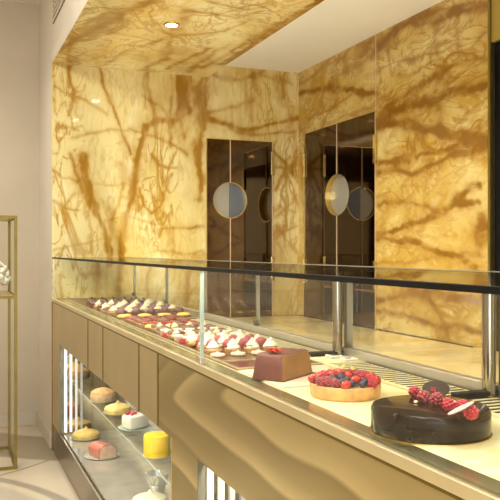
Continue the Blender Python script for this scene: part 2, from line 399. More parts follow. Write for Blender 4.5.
soffit_lines = [L(lambda x, y, z: tuple(at(x, y, z))[:2], SZ, p, r, s, .0125) for p, r, s in (
 ([(53,53),(82,37),(108,24),(127,11),(152,0)],2.2,.75), ([(108,62),(133,48),(162,40)],1.4,.55), ([(88,34),(114,32),(156,42)],1,.45),
 ([(165,58),(168,45),(175,32),(188,10)],2.8,.55), ([(146,70),(165,58)],1.8,.65), ([(168,69),(188,59),(210,48)],1.6,.6),
 ([(225,64),(254,43),(283,25),(322,0)],3,.88), ([(204,68),(225,54),(254,36)],1.5,.6), ([(197,11),(233,18),(262,11)],1.2,.55), ([(182,36),(222,32),(243,22)],1,.5),
 ([(54,40),(80,50),(108,50)],.9,.4), ([(204,0),(245,10),(275,3)],1.4,.5), ([(72,62),(84,52)],1.5,.6), ([(190,72),(215,50)],1.6,.6), ([(100,0),(112,14),(128,10)],1.2,.5))]
# ------------------------------------------------------------------ room shell
XL, YN = -3.4, -3.0
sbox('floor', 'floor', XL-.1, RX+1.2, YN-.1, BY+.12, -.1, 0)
sbox('ceiling', 'white', XL-.1, FX+.12, YN-.1, BY+.12, CZ, CZ+.1)
sbox('ceiling_raised', 'white', SX-.05, RX+1.2, YN-.1, EY+.1, WZ, WZ+.1)
sbox('wall_back', 'beige', XL-.1, FX, BY, BY+.12, 0, CZ)
sbox('wall_left', 'beige', XL-.1, XL, YN, BY, 0, CZ)
sbox('wall_near', 'beige', XL, RX+1.2, YN-.1, YN, 0, CZ)
sbox('wall_pier', 'pier', FX, FX+.12, EY+.012, BY+.12, 0, CZ)
sbox('wall_bulkhead', 'pier', FX, FX+.12, YN, EY+.012, SZ+.004, CZ)
struct(slab('wall_end', 'marble_end', FX+.0, RX, 0.86, WZ+.0, lambda a, b: (a, EY, b), end_lines, hole=(1.796, 2.318, 2.175)))
sbox('wall_end_backing', 'beige', FX+.12, RX+.1, EY+.06, EY+.12, 0, WZ+.1)
struct(slab('wall_right', 'marble_right', RYE, EY, 0.86, WZ, lambda a, b: (RX, a, b), right_lines, hole=(4.215, 5.246, 2.233)))
sbox('wall_right_backing', 'beige', RX+.06, RX+.12, RYE+.02, EY+.06, 0, WZ)
sbox('wall_right_near', 'marble_right', RX, RX+.1, YN, 2.2, 0, WZ)
sbox('wall_recess', 'doorway', RX+.6, RX+.7, 2.2, RYE+.1, 0, WZ)
struct(slab('soffit', 'marble_soffit', FX+.0, SX, 2.6, EY, lambda a, b: (a, b, SZ), soffit_lines, step=.010))
sbox('soffit_near', 'marble_soffit', FX+.0, SX, YN, 2.6, SZ, SZ+.003)
sbox('trim_1', 'marble_soffit', SX-.02, SX, YN, EY, SZ+.001, WZ)
sbox('trim_2', 'white', FX+.12, SX-.02, YN, EY, SZ+.03, SZ+.06)
# skirtings
sbox('baseboard_back', 'skirting', XL, FX-.016, BY-.016, BY, 0, .105, bev=.004)
sbox('baseboard_pier', 'skirting', FX-.016, FX, EY+.012, BY, 0, .105, bev=.004)
sbox('trim_3', 'brass', RX-.008, RX+.012, RYE-.018, RYE, .0, WZ)     # brass edge of the doorway
sbox('trim_4', 'lintel', RX+.0, RX+.1, 2.2, RYE-.018, 2.40, WZ)       # gilt lintel over the doorway
sbox('trim_5', 'strip', RX-.0025, RX+.002, 4.213, 4.217, 2.23, WZ)   # slab joint
d3 = struct(obj('door_3', box(B(), RX+.07, RX+.10, 2.45, RYE-.06, .0, 2.40), 'brass_dark', smooth=False))
obj('frame', box(box(B(), RX+.02, RX+.11, RYE-.06, RYE-.02, 0, 2.40), RX+.02, RX+.11, 2.2, 2.45, 0, 2.4), 'black', d3, smooth=False)
# vent slot in the bulkhead
vt = thing('ceiling_vent', 'narrow dark louvred air vent in the pale bulkhead above the marble ceiling', 'vent', (FX, 4.95, 2.88))
obj('backing', box(B(), -.004, -.001, -.75, .32, 0, .2), 'vent', vt)
bm = B()
for i in range(6): box(bm, -.012, -.004, -.75, .32, .004+i*.034, .018+i*.034)
obj('louvre', bm, 'pier', vt, smooth=False)
# ------------------------------------------------------------------ mirrored doors with half-disc pulls
def leaf(parent, a, b, side, zt, zc, r, dep, mface, xf, ov=1.):
    # door leaf with a recessed half-round pull; a = seam edge, b = outer edge, xf(u along, depth, z)
    n = 30; arc = [(a+side*ov*r*math.sin(PI*i/n), zc-r*math.cos(PI*i/n)) for i in range(n+1)]
    seam = [(a, 0)]+arc+[(a, zt)]
    bm = B(); g = [[bm.verts.new(xf(u, w, z)) for u, z in ln] for w in (.004, -dep-.004) for ln in (seam, [(b, z) for _, z in seam])]
    for i in range(len(seam)-1):
        for p, q in ((g[0], g[1]), (g[2], g[3]), (g[0], g[2]), (g[1], g[3])): bm.faces.new((p[i], p[i+1], q[i+1], q[i]))
    for i in (0, -1): bm.faces.new((g[0][i], g[1][i], g[3][i], g[2][i]))
    bmesh.ops.recalc_face_normals(bm, faces=bm.faces)
    lf = obj('door_leaf', bm, 'door', parent, smooth=False)
    bm = B(); q = [(a+side*ov*r*.985*math.sin(PI*i/n), zc-r*.985*math.cos(PI*i/n)) for i in range(n+1)]; p = [(a+side*ov*r*1.02*math.sin(PI*i/n), zc-r*1.02*math.cos(PI*i/n)) for i in range(n+1)]
    r0 = [bm.verts.new(xf(u, .0065, z)) for u, z in p]; r1 = [bm.verts.new(xf(u, .0065, z)) for u, z in q]; r2 = [bm.verts.new(xf(u, -dep, z)) for u, z in q]
    for i in range(n):
        bm.faces.new((r0[i], r0[i+1], r1[i+1], r1[i])); bm.faces.new((r1[i], r1[i+1], r2[i+1], r2[i]))
    bmesh.ops.recalc_face_normals(bm, faces=bm.faces)
    h = obj('handle', bm, 'gold', lf)
    bm = B(); bm.faces.new([bm.verts.new(xf(u, -dep+.001, z)) for u, z in q]); bmesh.ops.recalc_face_normals(bm, faces=bm.faces)
    obj('handle_face', bm, mface, h, smooth=False)
# door 1 lies in the end wall
d1 = struct(bpy.data.objects.new('door_1', None)); C.objects.link(d1)
x0, xs, x1, zt = 1.796, 1.9766, 2.318, 2.18
xf = lambda u, w, z: (u, EY-w, z)
leaf(d1, xs-.0005, x0, -1, zt, 1.73, .132, .022, 'silverdisc', xf); leaf(d1, xs+.0005, x1, 1, zt, 1.73, .132, .022, 'disc_reflect', xf)
for x in (xs, x1):
    for za, zb in ((0, 1.73-.133), (1.73+.133, zt)) if x == xs else ((0, zt),): obj('edge_strip', box(B(), x-.003, x+.0035, EY-.009, EY-.0045, za, zb), 'strip', d1, smooth=False)
for z in (2.02, 1.22): obj('hinge', box(B(), x1-.012, x1+.016, EY-.018, EY-.0035, z-.09, z+.09, bev=.003), 'gold', d1, smooth=False)
bm = box(B(), x0-.003, x0, EY-.006, EY+.02, 0, zt+.003); box(bm, x0, x1+.006, EY-.010, EY+.02, zt, zt+.003)
obj('frame', bm, 'gold', d1, smooth=False)
# door 2 lies in the right wall
d2 = struct(bpy.data.objects.new('door_2', None)); C.objects.link(d2)
y0, ys, y1, zt = 5.246, 4.728, 4.215, 2.238
xf = lambda u, w, z: (RX-w, u, z)
leaf(d2, ys+.0005, y0, 1, zt, 1.745, .145, .036, 'silverdisc', xf, 1.2); leaf(d2, ys-.0005, y1, -1, zt, 1.745, .145, .036, 'silverdisc', xf, 1.2)
for y in (ys, y1):
    for za, zb in ((0, 1.745-.146), (1.745+.146, zt)) if y == ys else ((0, zt),): obj('edge_strip', box(B(), RX-.009, RX-.0045, y-.0035, y+.003, za, zb), 'strip', d2, smooth=False)
for y in (y0, y1):
    for z in (2.0, 1.2): obj('hinge', box(B(), RX-.018, RX-.0035, y-.016, y+.012, z-.09, z+.09, bev=.003), 'gold', d2, smooth=False)
bm = box(B(), RX-.010, RX+.02, y0, y0+.003, 0, zt); box(bm, RX-.010, RX+.02, y1-.003, y1, 0, zt); box(bm, RX-.010, RX+.02, y1-.003, y0+.003, zt, zt+.003)
obj('frame', bm, 'gold', d2, smooth=False)
# ------------------------------------------------------------------ rear marble bench
bz = .86
wb = thing('back_counter', 'long yellow marble back counter along the wall behind the display glass', 'counter', (0, 0, 0))
obj('worktop', box(box(B(), 1.86, RX-.03, RYE+.1, EY-.03, bz-.03, bz, bev=.004), 1.86, RX-.002, .2, RYE+.1, bz-.03, bz, bev=.004), 'marble_bench', wb, smooth=False)
obj('cabinet_body', box(B(), 1.90, RX-.03, .2, EY-.03, 0, bz-.031), 'plinth', wb, smooth=False)
# ------------------------------------------------------------------ display counter
ct = thing('display_counter', 'long brass and bronze glass pastry display counter running to the marble wall', 'counter')
T = DK-.02; WY = [(2.385, 4.97), (1.0, 2.112)]; WZ0, WZ1 = .182, .753
FB = FX+.022     # thickness of front panels
EC = EY-.006
seams = [3.944, 3.544, 2.837, 2.559]
edges = [EC-.03]+seams
for a, b in zip(edges, edges[1:]):
    obj('front_panel', box(B(), FX, FB, b+.009, a-(.009 if a != edges[0] else 0), WZ1, T), 'bronze', ct, smooth=False)
obj('front_panel', box(B(), FX, FB, 4.97, EC-.03, WZ0, WZ1), 'bronze', ct, smooth=False)
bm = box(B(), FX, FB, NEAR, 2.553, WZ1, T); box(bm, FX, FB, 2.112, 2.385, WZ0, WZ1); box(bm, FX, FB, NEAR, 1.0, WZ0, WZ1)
o = obj('swirl_panel', bm, 'swirl', ct, smooth=False); o['label'] = 'gilded front panel with swirling bands'
for s in seams: obj('seam_strip', box(B(), FX-.0015, FB, s-.0085, s+.0085, WZ1, T-.0062), 'brass_seam', ct, smooth=False)
for s in seams+[2.1, 1.2]: obj('lip_joint', box(B(), FX-.0015, FX+.004, s-.007, s+.007, T+.0005, DK-.001), 'brass_dark', ct, smooth=False)
obj('end_trim', box(B(), FX-.004, FB, EC-.03, EC, 0, T), 'brass_dark', ct, smooth=False)
obj('plinth', box(B(), FX, FB, NEAR, EC-.03, .0, WZ0), 'plinth', ct, smooth=False)
obj('shadow_line_strip', box(B(), FX-.0018, FX+.03, NEAR, EC, T-.006, T), 'brass_seam', ct, smooth=False)  # dark strip standing in for the shade line under the lip
obj('lip', box(B(), FX-.004, FX+.012, NEAR, EC, T, DK+.001, bev=.0015), 'lip', ct, smooth=False)
obj('brass_border', box(B(), FX+.012, .736, NEAR, EC, T, DK), 'border', ct, smooth=False)
obj('deck', box(B(), .736, 1.20, NEAR, EC, T, DK), 'marble_deck', ct, smooth=False)
obj('rear_panel', box(B(), 1.18, 1.20, NEAR, EC, 0, T), 'plinth', ct, smooth=False)
# lower showcases: lining, glass, shelf, LED bar and its imitated reflections
for k, (a, b) in enumerate(WY):
    obj('showcase_lining', box(box(box(B(), 1.15, 1.165, a, b, WZ0, T-.01), FB+.001, 1.15, a-.0, a+.01, WZ0, T-.01), FB, 1.15, a, b, WZ1+.08, WZ1+.09), 'mirror', ct, smooth=False)
    obj('showcase_end', box(B(), FB+.001, 1.15, b-.012, b-.001, WZ0, T-.01), 'mirror', ct, smooth=False)
    obj('showcase_floor', box(B(), FB, 1.15, a, b, WZ0-.02, WZ0+.004), 'showfloor', ct, smooth=False)
    obj('showcase_glass', box(B(), FX+.006, FX+.012, a+.001, b-.001, WZ0+.001, WZ1), 'glass', ct, smooth=False)
    obj('glass_track', box(box(B(), FX-.001, FX+.005, a, b, WZ0-.004, WZ0+.006), FX+.014, FX+.020, a, b, WZ0, WZ0+.012), 'steel', ct, smooth=False)
    for y_ in (b-.003, a): obj('window_edge', box(B(), FX-.002, FB, y_-.0035, y_+.0035, WZ0, WZ1+.004), 'steel_dark' if y_ > a else 'gold', ct, smooth=False)
    obj('glass_shelf', box(B(), .80, 1.14, a+.012, b-.014, .459, .466), 'glass', ct, smooth=False)
    obj('shelf_edge', box(B(), .798, .80, a+.012, b-.014, .459, .467), 'glass_edge', ct, smooth=False)
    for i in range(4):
        obj('led_bar_with_reflections', box(B(), .706+i*.034, .720+i*.034-.001*i, b-.024, b-.013, WZ0+.02, T-.03), 'led%d' % i, ct, smooth=False)
# glass superstructure
TG = H-.0495
obj('top_glass', box(B(), FX, 1.145, NEAR, EC-.02, TG-.007, TG), 'glass_top', ct, smooth=False)
o = obj('edge_profile', box(B(), FX-.003, FX+.014, NEAR, EC-.02, TG-.0095, TG+.0005), 'black', ct, smooth=False); o['label'] = 'black front edge of the glass top'
obj('rear_edge', box(B(), 1.145, 1.149, NEAR, EC-.02, TG-.007, TG), 'glass_edge', ct, smooth=False)
joints = [EC-.02, 2.10, NEAR]
for a, b in zip(joints, joints[1:]):
    obj('front_glass', box(B(), FX+.005, FX+.011, b+.003, a-.003, DK+.001, TG-.0096), 'glass', ct, smooth=False)
obj('glass_joint', box(B(), FX+.003, FX+.013, 2.0965, 2.1035, DK+.001, TG-.0096), 'glass_edge', ct, smooth=False)
obj('joint_clip', box(B(), FX-.001, FX+.016, 2.088, 2.112, DK+.001, DK+.022, bev=.002), 'steel', ct, smooth=False)
obj('end_glass', box(B(), FX+.012, 1.14, EC-.019, EC-.013, DK+.001, TG-.008), 'glass', ct, smooth=False)
obj('end_edge', box(B(), FX+.004, FX+.011, EC-.021, EC-.016, DK+.001, TG-.01), 'steel', ct, smooth=False)
posts = [4.97, 4.18, 3.5, 2.83, 2.11, 1.396, .68]
ps = [EC-.02]+posts+[NEAR]
for a, b in zip(ps, ps[1:]):
    obj('rear_glass', box(B(), 1.160, 1.165, b+.004, a-.004, DK+.0285, TG-.008), 'glass', ct, smooth=False)
obj('rear_rail', box(B(), 1.15, 1.176, NEAR, EC, DK+.0005, DK+.028, bev=.002), 'rail', ct, smooth=False)
obj('top_rail', box(B(), 1.150, 1.172, NEAR, EC-.02, TG-.007, TG+.001), 'steel', ct, smooth=False)
for p in posts:
    big = p in (2.11, 1.396)
    if big:
        bm = B(); bmesh.ops.create_cone(bm, cap_ends=True, segments=20, radius1=.0155, radius2=.0155, depth=TG-.008-DK, matrix=Matrix.Translation((1.134, p, (TG-.008+DK)/2+.0005)))
        pt = obj('post', bm, 'chrome', ct)
        obj('post_channel', box(B(), 1.151, 1.172, p-.030, p-.012, DK+.0285, TG-.008), 'steel_dark', pt, smooth=False)
        obj('post_bar', box(B(), 1.04, 1.150, p-.014, p+.014, DK+.0045, DK+.016, bev=.003), 'black', pt, smooth=False)  # black bar lying across the grille beside the post
    else:
        obj('glazing_bar', box(B(), 1.155, 1.170, p-.0035, p+.0035, DK+.028, TG-.008), 'steel_dark', ct, smooth=False)
        obj('glazing_clip', box(B(), 1.146, 1.160, p-.012, p+.012, DK+.0285, DK+.05, bev=.002), 'steel_dark', ct, smooth=False)
# air grille
for ya, yb in ((NEAR+.02, 1.378), (1.414, 1.957), (2.126, 3.46)):
    bm = box(box(B(), 1.020, 1.0235, ya, yb, DK+.0008, DK+.0019), 1.1365, 1.140, ya, yb, DK+.0008, DK+.0019)
    n = int((yb-ya)/.0265)
    for i in range(n+1):
        y = ya+.0065+(yb-ya-.013)*i/n; box(bm, 1.0225, 1.1375, y-.0055, y+.0055, DK+.0009, DK+.0020)
    obj('air_grille', bm, 'slat', ct, smooth=False)
bm = box(B(), 1.012, 1.149, NEAR, 3.47, DK, DK+.0008); obj('grille_shade_sheet', bm, 'slot', ct, smooth=False)  # dark sheet on the deck standing in for shade inside the slots
obj('grille_frame', box(box(B(), 1.008, 1.020, NEAR, 3.47, DK+.0009, DK+.005), 1.020, 1.149, 1.958, 2.09, DK+.0009, DK+.0044), 'slat', ct, smooth=False)
# LED profile under the front edge of the glass top (lens + light)
obj('led_strip', box(B(), FX+.0145, FX+.030, NEAR, EC-.03, TG-.0095, TG-.0073), 'led', ct, smooth=False)
# ------------------------------------------------------------------ lamps
WARM = (1., .95, .80); WARMW = (1., .985, .87)
def area(name, loc, rot, sx, sy, e, col=WARMW, spread=None):
    l = bpy.data.lights.new(name, 'AREA'); l.shape = 'RECTANGLE'; l.size = sx; l.size_y = sy; l.energy = e; l.color = col
    if spread: l.spread = spread
    o = bpy.data.objects.new(name, l); C.objects.link(o); o.location = loc; o.rotation_euler = rot; return o
def spot(name, loc, e, ang=1.9, col=WARMW, blend=.8, r=.05):
    l = bpy.data.lights.new(name, 'SPOT'); l.energy = e; l.spot_size = ang; l.spot_blend = blend; l.color = col; l.shadow_soft_size = r
    o = bpy.data.objects.new(name, l); C.objects.link(o); o.location = loc; return o
yc = (NEAR+EC)/2
area('case_led_light', (FX+.024, yc, TG-.0100), (0, math.radians(-14), 0), .012, EC-NEAR-.1, 8.0, WARMW)
dl0 = None
for y, lb in ((4.18, 'round glowing downlight recessed in the veined marble ceiling'), (3.15, 'recessed marble ceiling downlight, next one towards the viewer'),
              (2.1, 'recessed marble ceiling downlight above the burgundy cake'), (1.05, 'recessed marble ceiling downlight above the dark chocolate cake')):
    if dl0 is None:
        dl0 = dl = thing('downlight', lb, 'downlight', (1.19, y, SZ), group='downlights in the marble ceiling')
        obj('trim_ring', lathe(B(), [(.034, -.001), (.034, -.006), (.044, -.006), (.046, -.001)], 28), 'gold', dl)
        obj('lens', lathe(B(), [(0, -.003), (.033, -.003), (.033, -.001)], 28), 'lampglow', dl)
    else: dup(dl0, (1.19, y, SZ), 0, lb)
    spot('downlight_beam', (1.19, y, SZ-.02), 44, 2.4)
dl1 = None
for (x, y) in ((-.35, 5.2), (-.35, 3.4), (-.35, 1.6), (-.35, -.2), (-2.1, 4.4), (-2.1, 2.4), (-2.1, .4)):
    lb = 'round downlight in the cream ceiling over the shop floor'
    if dl1 is None:
        dl1 = dl = thing('ceiling_spotlight', lb, 'downlight', (x, y, CZ), group='downlights over the shop floor')
        obj('trim_ring', lathe(B(), [(.04, -.001), (.04, -.006), (.052, -.006), (.054, -.001)], 28), 'white', dl)
        obj('lens', lathe(B(), [(0, -.003), (.039, -.003), (.039, -.001)], 28), 'lampglow', dl)
    else: dup(dl1, (x, y, CZ), 0, lb)
    spot('shop_beam', (x, y, CZ-.02), 60, 2.3)
# added unseen fills: shop ceiling, uplight behind the counter, window behind the camera
for x, y in ((-.9, 3.2), (-.9, .4)):
    area('added_ceiling_fill', (x, y, CZ-.10), (0, math.radians(-18), 0), .5, 2.2, 62)  # soft fill added to brighten the shop side
area('added_uplight', (1.245, 2.75, .962), (PI, 0, 0), .06, 4.6, 29, WARMW)  # hidden lamp added to brighten soffit, raised ceiling and walls
obj('added_uplight_trough', box(B(), 1.2005, 1.29, .4, 5.1, .90, .955), 'steel', ct, smooth=False)  # housing made up for the added uplight
area('added_window_light', (-1.3, YN+.10, 1.6), (PI/2, 0, PI), 3.4, 2.3, 110, (.93, .96, 1.))  # added daylight fill from behind the camera
for k, (a, b) in enumerate(WY):
    area('showcase_light', (FX+.05, (a+b)/2, WZ1+.07), (0, math.radians(-12), 0), .03, b-a-.1, 9, WARMW)
wn = struct(obj('added_window', box(B(), -3.0, .4, YN+.001, YN+.05, .45, 2.75), 'window_glow', smooth=False))  # unseen window added for light, a glowing pane on solid wall
bm = B()
for x in (-3.03, -1.9, -.75, .40): box(bm, x, x+.04, YN+.0505, YN+.075, .41, 2.79)
for z in (.41, 2.75): box(bm, -3.03, .44, YN+.0505, YN+.075, z, z+.04)
obj('window_frame', bm, 'brass', wn, smooth=False)
lt = None
for x, y in ((-.9, 3.2), (-.9, .4)):
    lb = 'unseen housing added for the ceiling fill over the shop floor'
    if lt is None:
        lt = thing('added_fill_housing', lb, 'ceiling light', (x, y, CZ), group='added fill housings over the shop floor')  # housing made up to carry the added ceiling fill
        obj('housing', box(B(), -.27, .27, -1.12, 1.12, -.02, 0), 'white', lt, smooth=False)
    else: dup(lt, (x, y, CZ), 0, lb)
w = bpy.data.worlds.new('world'); bpy.context.scene.world = w; w.use_nodes = True
w.node_tree.nodes['Background'].inputs[0].default_value = (1, .85, .62, 1); w.node_tree.nodes['Background'].inputs[1].default_value = .12
# ------------------------------------------------------------------ pastries
def berry_bm(r, c=(0, 0, 0), rot=None):            # raspberry: drupelets around a cone
    bm = B(); rows = [(-.62, .70, 9), (-.15, .86, 10), (.33, .70, 8), (.70, .40, 5)]
    ball(bm, c, r*.78, 2, (1, 1, 1.02))
    for zz, rr, n in rows:
        for i in range(n):
            a = 2*PI*(i+.5*(rows.index((zz, rr, n)) % 2))/n
            p = Vector((rr*r*math.cos(a), rr*r*math.sin(a), zz*r))
            if rot: p = rot @ p
            ball(bm, Vector(c)+p, r*.30, 1)
    p = Vector((0, 0, r*.9));  p = rot @ p if rot else p
    ball(bm, Vector(c)+p, r*.26, 1)
    return bm
def swirl_bm(r0, h, z0, turns=3.2):
    bm = B(); n = 90; pts = []
    for i in range(n+1):
        f = i/n; a = 2*PI*turns*f; r = r0*.62*(1-f)**.8
        pts.append((r*math.cos(a), r*math.sin(a), z0+h*.15+f*h*.8))
    prev = None; ns = 9
    for i, p in enumerate(pts):
        f = i/n; tr = r0*.42*(1-f*.78)
        d = Vector(pts[min(i+1, n)])-Vector(pts[max(i-1, 0)]); d.normalize()
        u = Vector((0, 0, 1)); s = d.cross(u).normalized(); u = s.cross(d)
        ring = [bm.verts.new(Vector(p)+tr*(1+.12*math.cos(4*2*PI*k/ns))*(math.cos(2*PI*k/ns)*s+math.sin(2*PI*k/ns)*u)) for k in range(ns)]
        if prev:
            for k in range(ns): bm.faces.new((prev[k], prev[(k+1) % ns], ring[(k+1) % ns], ring[k]))
        prev = ring
    tip = bm.verts.new((0, 0, z0+h))
    for k in range(ns): bm.faces.new((prev[k], prev[(k+1) % ns], tip))
    lathe(bm, [(0, z0+.001), (r0*.8, z0+.001), (r0*.72, z0+h*.25), (r0*.4, z0+h*.6), (0, z0+h*.85)], 20)
    bmesh.ops.recalc_face_normals(bm, faces=bm.faces); return bm
def shell_bm(r, h): return lathe(B(), [(0, 0), (r*.8, 0), (r, h*.95), (r*.97, h), (r*.88, h), (r*.84, h*.8), (0, h*.8)], 36, flute=18, famp=.03)
EMPTY = 'p'
def cream_tartlet(t):
    obj('tart_shell', shell_bm(.0265, .016), 'crust', t); obj('cream_swirl', swirl_bm(.023, .036, .013), 'white_cream', t)
def pale_cream_tartlet(t):
    obj('tart_shell', shell_bm(.029, .018), 'crust', t); obj('cream_swirl', swirl_bm(.027, .036, .0145, 2.4), 'cream', t)
def raspberry_dome(t):
    obj('biscuit_base', lathe(B(), [(0, 0), (.019, 0), (.020, .005), (0, .006)], 24), 'biscuit', t)
    obj('mousse_dome', lathe(B(), [(.0, .0062), (.019, .0062), (.0225, .016), (.0215, .026), (.016, .036), (.008, .041), (0, .042)], 28), 'raspberry_pale', t)
def truffle(t):
    obj('biscuit_base', lathe(B(), [(0, 0), (.019, 0), (.020, .005), (0, .006)], 24), 'biscuit', t)
    obj('truffle_ball', ball(B(), (0, 0, .026), .022, 3, (1, 1, .95), lump=.03), 'mauve', t)
def red_tart(t):
    obj('tart_shell', shell_bm(.034, .016), 'crust', t)
    bm = B()
    for i in range(26):
        a = i*2.39996; r = .030*math.sqrt((i+.5)/26); ball(bm, (r*math.cos(a), r*math.sin(a), .0185+.002*random.random()), .0066, 1)
    obj('red_berry_topping', bm, 'berrytop', t)
def brown_tart(t):
    obj('tart_shell', shell_bm(.033, .016), 'biscuit', t)
    obj('mousse_top', lathe(B(), [(0, .0135), (.028, .0135), (.031, .02), (.028, .028), (.016, .031), (0, .031)], 28), 'choc_brown', t)
    obj('chocolate_disc', lathe(B(), [(0, .0312), (.013, .0312), (.013, .033), (0, .033)], 20), 'mauve', t)
def lemon_tart(t):
    obj('tart_shell', shell_bm(.036, .012), 'crust', t)
    obj('lemon_top', lathe(B(), [(0, .010), (.031, .010), (.034, .015), (.029, .021), (.014, .0235), (0, .024)], 28), 'yellow', t)
def dark_tart(t):
    obj('tart_shell', shell_bm(.028, .016), 'choc_brown', t)
    bm = B()
    for i in range(12):
        a = i*2.39996; r = .021*math.sqrt((i+.3)/12); ball(bm, (r*math.cos(a), r*math.sin(a), .021+.012*(1-r/.021)), .0085, 2)
    obj('dark_berry_topping', bm, 'mauve', t)
    bm = B()
    for i in range(3):
        a = i*2.1; g = ball(B(), (0, 0, 0), .011, 2, (1, .35, .12), Matrix.Rotation(a, 3, 'Z') @ Matrix.Rotation(-.9, 3, 'Y'))
        for v in g.verts: v.co += Vector((.006*math.cos(a), .006*math.sin(a), .042))
        me = bpy.data.meshes.new('tmp'); g.to_mesh(me); g.free(); bm.from_mesh(me); bpy.data.meshes.remove(me)
    obj('chocolate_petals', bm, 'choc_matt', t)
def cube_petit(t):
    obj('sponge', box(B(), -.016, .016, -.016, .016, 0, .016, bev=.002), 'biscuit', t)
    obj('white_icing', box(B(), -.0165, .0165, -.0165, .0165, .0162, .026, bev=.003), 'white_cream', t)
def cream_puff(t):
    obj('choux_base', ball(B(), (0, 0, .013), .021, 3, (1, 1, .62), lump=.05), 'crust', t)
    obj('cream_cap', swirl_bm(.016, .022, .020, 2.2), 'cream', t)
def red_petit(t):
    obj('jelly_base', lathe(B(), [(0, 0), (.021, 0), (.023, .008), (.021, .016), (0, .017)], 26), 'raspberry', t)
    bm = B(); tube(bm, [(.010*math.cos(a), .010*math.sin(a), .020) for a in [i*2*PI/20 for i in range(20)]], .0032, 8)
    obj('cream_ring', bm, 'white_cream', t)
def biscuit(t):
    obj('biscuit_disc', lathe(B(), [(0, 0), (.021, 0), (.024, .004), (.022, .009), (.012, .011), (0, .011)], 26), 'pinkface', t)
    obj('cream_dot', ball(B(), (0, 0, .012), .006, 2, (1, 1, .6)), 'white_cream', t)
KIND = {'cream': (cream_tartlet, 'cream_tartlet', 'tartlet', .047, .053, 'white cream swirl tartlet'), 'pale': (pale_cream_tartlet, 'swirl_tartlet', 'tartlet', .049, .058, 'pale yellow piped cream tartlet'),
        'rasp': (raspberry_dome, 'raspberry_mousse', 'pastry', .042, .045, 'deep pink raspberry dome'), 'truf': (truffle, 'mousse_ball', 'pastry', .046, .044, 'dark mauve mousse ball'),
        'redt': (red_tart, 'red_berry_tart', 'tart', .024, .07, 'red berry topped tart'), 'brown': (brown_tart, 'chocolate_tartlet', 'tartlet', .033, .066, 'brown chocolate mousse tartlet'),
        'lem': (lemon_tart, 'lemon_tartlet', 'tartlet', .024, .072, 'low yellow lemon tartlet'), 'dark': (dark_tart, 'dark_berry_tartlet', 'tartlet', .05, .056, 'dark berry tartlet'),
        'cube': (cube_petit, 'iced_square', 'pastry', .026, .033, 'white iced square'), 'puff': (cream_puff, 'cream_puff', 'pastry', .042, .042, 'round cream puff'),
        'redp': (red_petit, 'red_petit_four', 'pastry', .022, .045, 'red cake with cream ring'), 'bisc': (biscuit, 'pink_biscuit', 'biscuit', .018, .046, 'flat pinkish biscuit')}
ORD = ['first', 'second', 'third', 'fourth', 'fifth', 'sixth', 'seventh', 'eighth', 'ninth']
protos = {}; placed = []
TRAYZ = DK+.004
def put(kind, x, y, label, group, z=TRAYZ):
    fn, nm, cat, h, w, desc = KIND[kind]; rz = random.uniform(0, 6.28)
    if kind in ('cube',): rz = random.uniform(-.3, .3)
    if kind not in protos:
        t = thing(nm, label, cat, (x, y, z), rz, group); fn(t); protos[kind] = t
    else: dup(protos[kind], (x, y, z), rz, label, group)
    placed.append((x, y, w/2))
ORD += ['tenth', 'eleventh', 'twelfth', 'thirteenth', 'fourteenth', 'fifteenth', 'sixteenth', 'seventeenth', 'eighteenth']
def rows(spec, x0, x1, where, group):
    for k, (y, kind, n, off) in enumerate(spec):
        w = KIND[kind][4]; a, b = x0+w/2, x1-w/2
        n = min(n, int((b-a)/(w*1.03))+1)
        if y < 3.5: y += .05*(3.42-y)/1.26
        for i in range(n):
            x = a+(b-a)*((i+off)/(n-1+2*off*(off > 0)))+random.uniform(-.0015, .0015)
            put(kind, x, y+random.uniform(-.003, .003), '%s, %s from left in the %s row %s' % (KIND[kind][5], ORD[i], ORD[k], where), group)
rows([(2.160, 'bisc', 4, 0), (2.212, 'cream', 4, 0), (2.262, 'rasp', 4, .3), (2.314, 'cream', 4, .1), (2.366, 'rasp', 4, .3), (2.416, 'puff', 4, .1), (2.470, 'cream', 4, .2), (2.524, 'redp', 4, .1),
      (2.572, 'cube', 5, 0), (2.625, 'puff', 5, 0), (2.682, 'brown', 3, .05), (2.742, 'redp', 4, 0), (2.790, 'cube', 5, .2), (2.842, 'brown', 3, 0), (2.905, 'puff', 4, .2), (2.965, 'brown', 3, .1),
      (3.028, 'lem', 3, 0), (3.110, 'redt', 3, 0)], .752, .998, 'behind the burgundy tray', 'small pastries on the long brown tray')
rows([(3.19, 'brown', 3, 0), (3.265, 'redt', 3, .1), (3.345, 'brown', 3, .1), (3.42, 'redt', 3, 0)], .752, .998, 'before the far tray', 'tarts at the far end of the long tray')
rows([(3.565, 'lem', 4, 0), (3.640, 'truf', 5, .2), (3.705, 'brown', 4, .2), (3.785, 'pale', 5, 0), (3.86, 'truf', 5, .2), (3.93, 'brown', 5, 0), (4.02, 'pale', 5, .1), (4.12, 'dark', 5, .1), (4.24, 'pale', 5, .2),
      (4.36, 'dark', 5, .1), (4.52, 'dark', 5, .3)], .750, 1.112, 'of the far tray', 'tartlets on the far tray')
def tray(name, label, x0, x1, y0, y1, mf, mr, h=.007, rim=.006):
    t = thing(name, label, 'tray', ((x0+x1)/2, (y0+y1)/2, DK+.0005))
    a, b = (x1-x0)/2, (y1-y0)/2
    obj('tray_base', box(B(), -a, a, -b, b, 0, .003), mf, t, smooth=False)
    bm = box(B(), -a, a, -b, -b+rim, .0031, h); box(bm, -a, a, b-rim, b, .0031, h); box(bm, -a, -a+rim, -b+rim, b-rim, .0031, h); box(bm, a-rim, a, -b+rim, b-rim, .0031, h)
    obj('tray_rim', bm, mr, t, smooth=False); return t
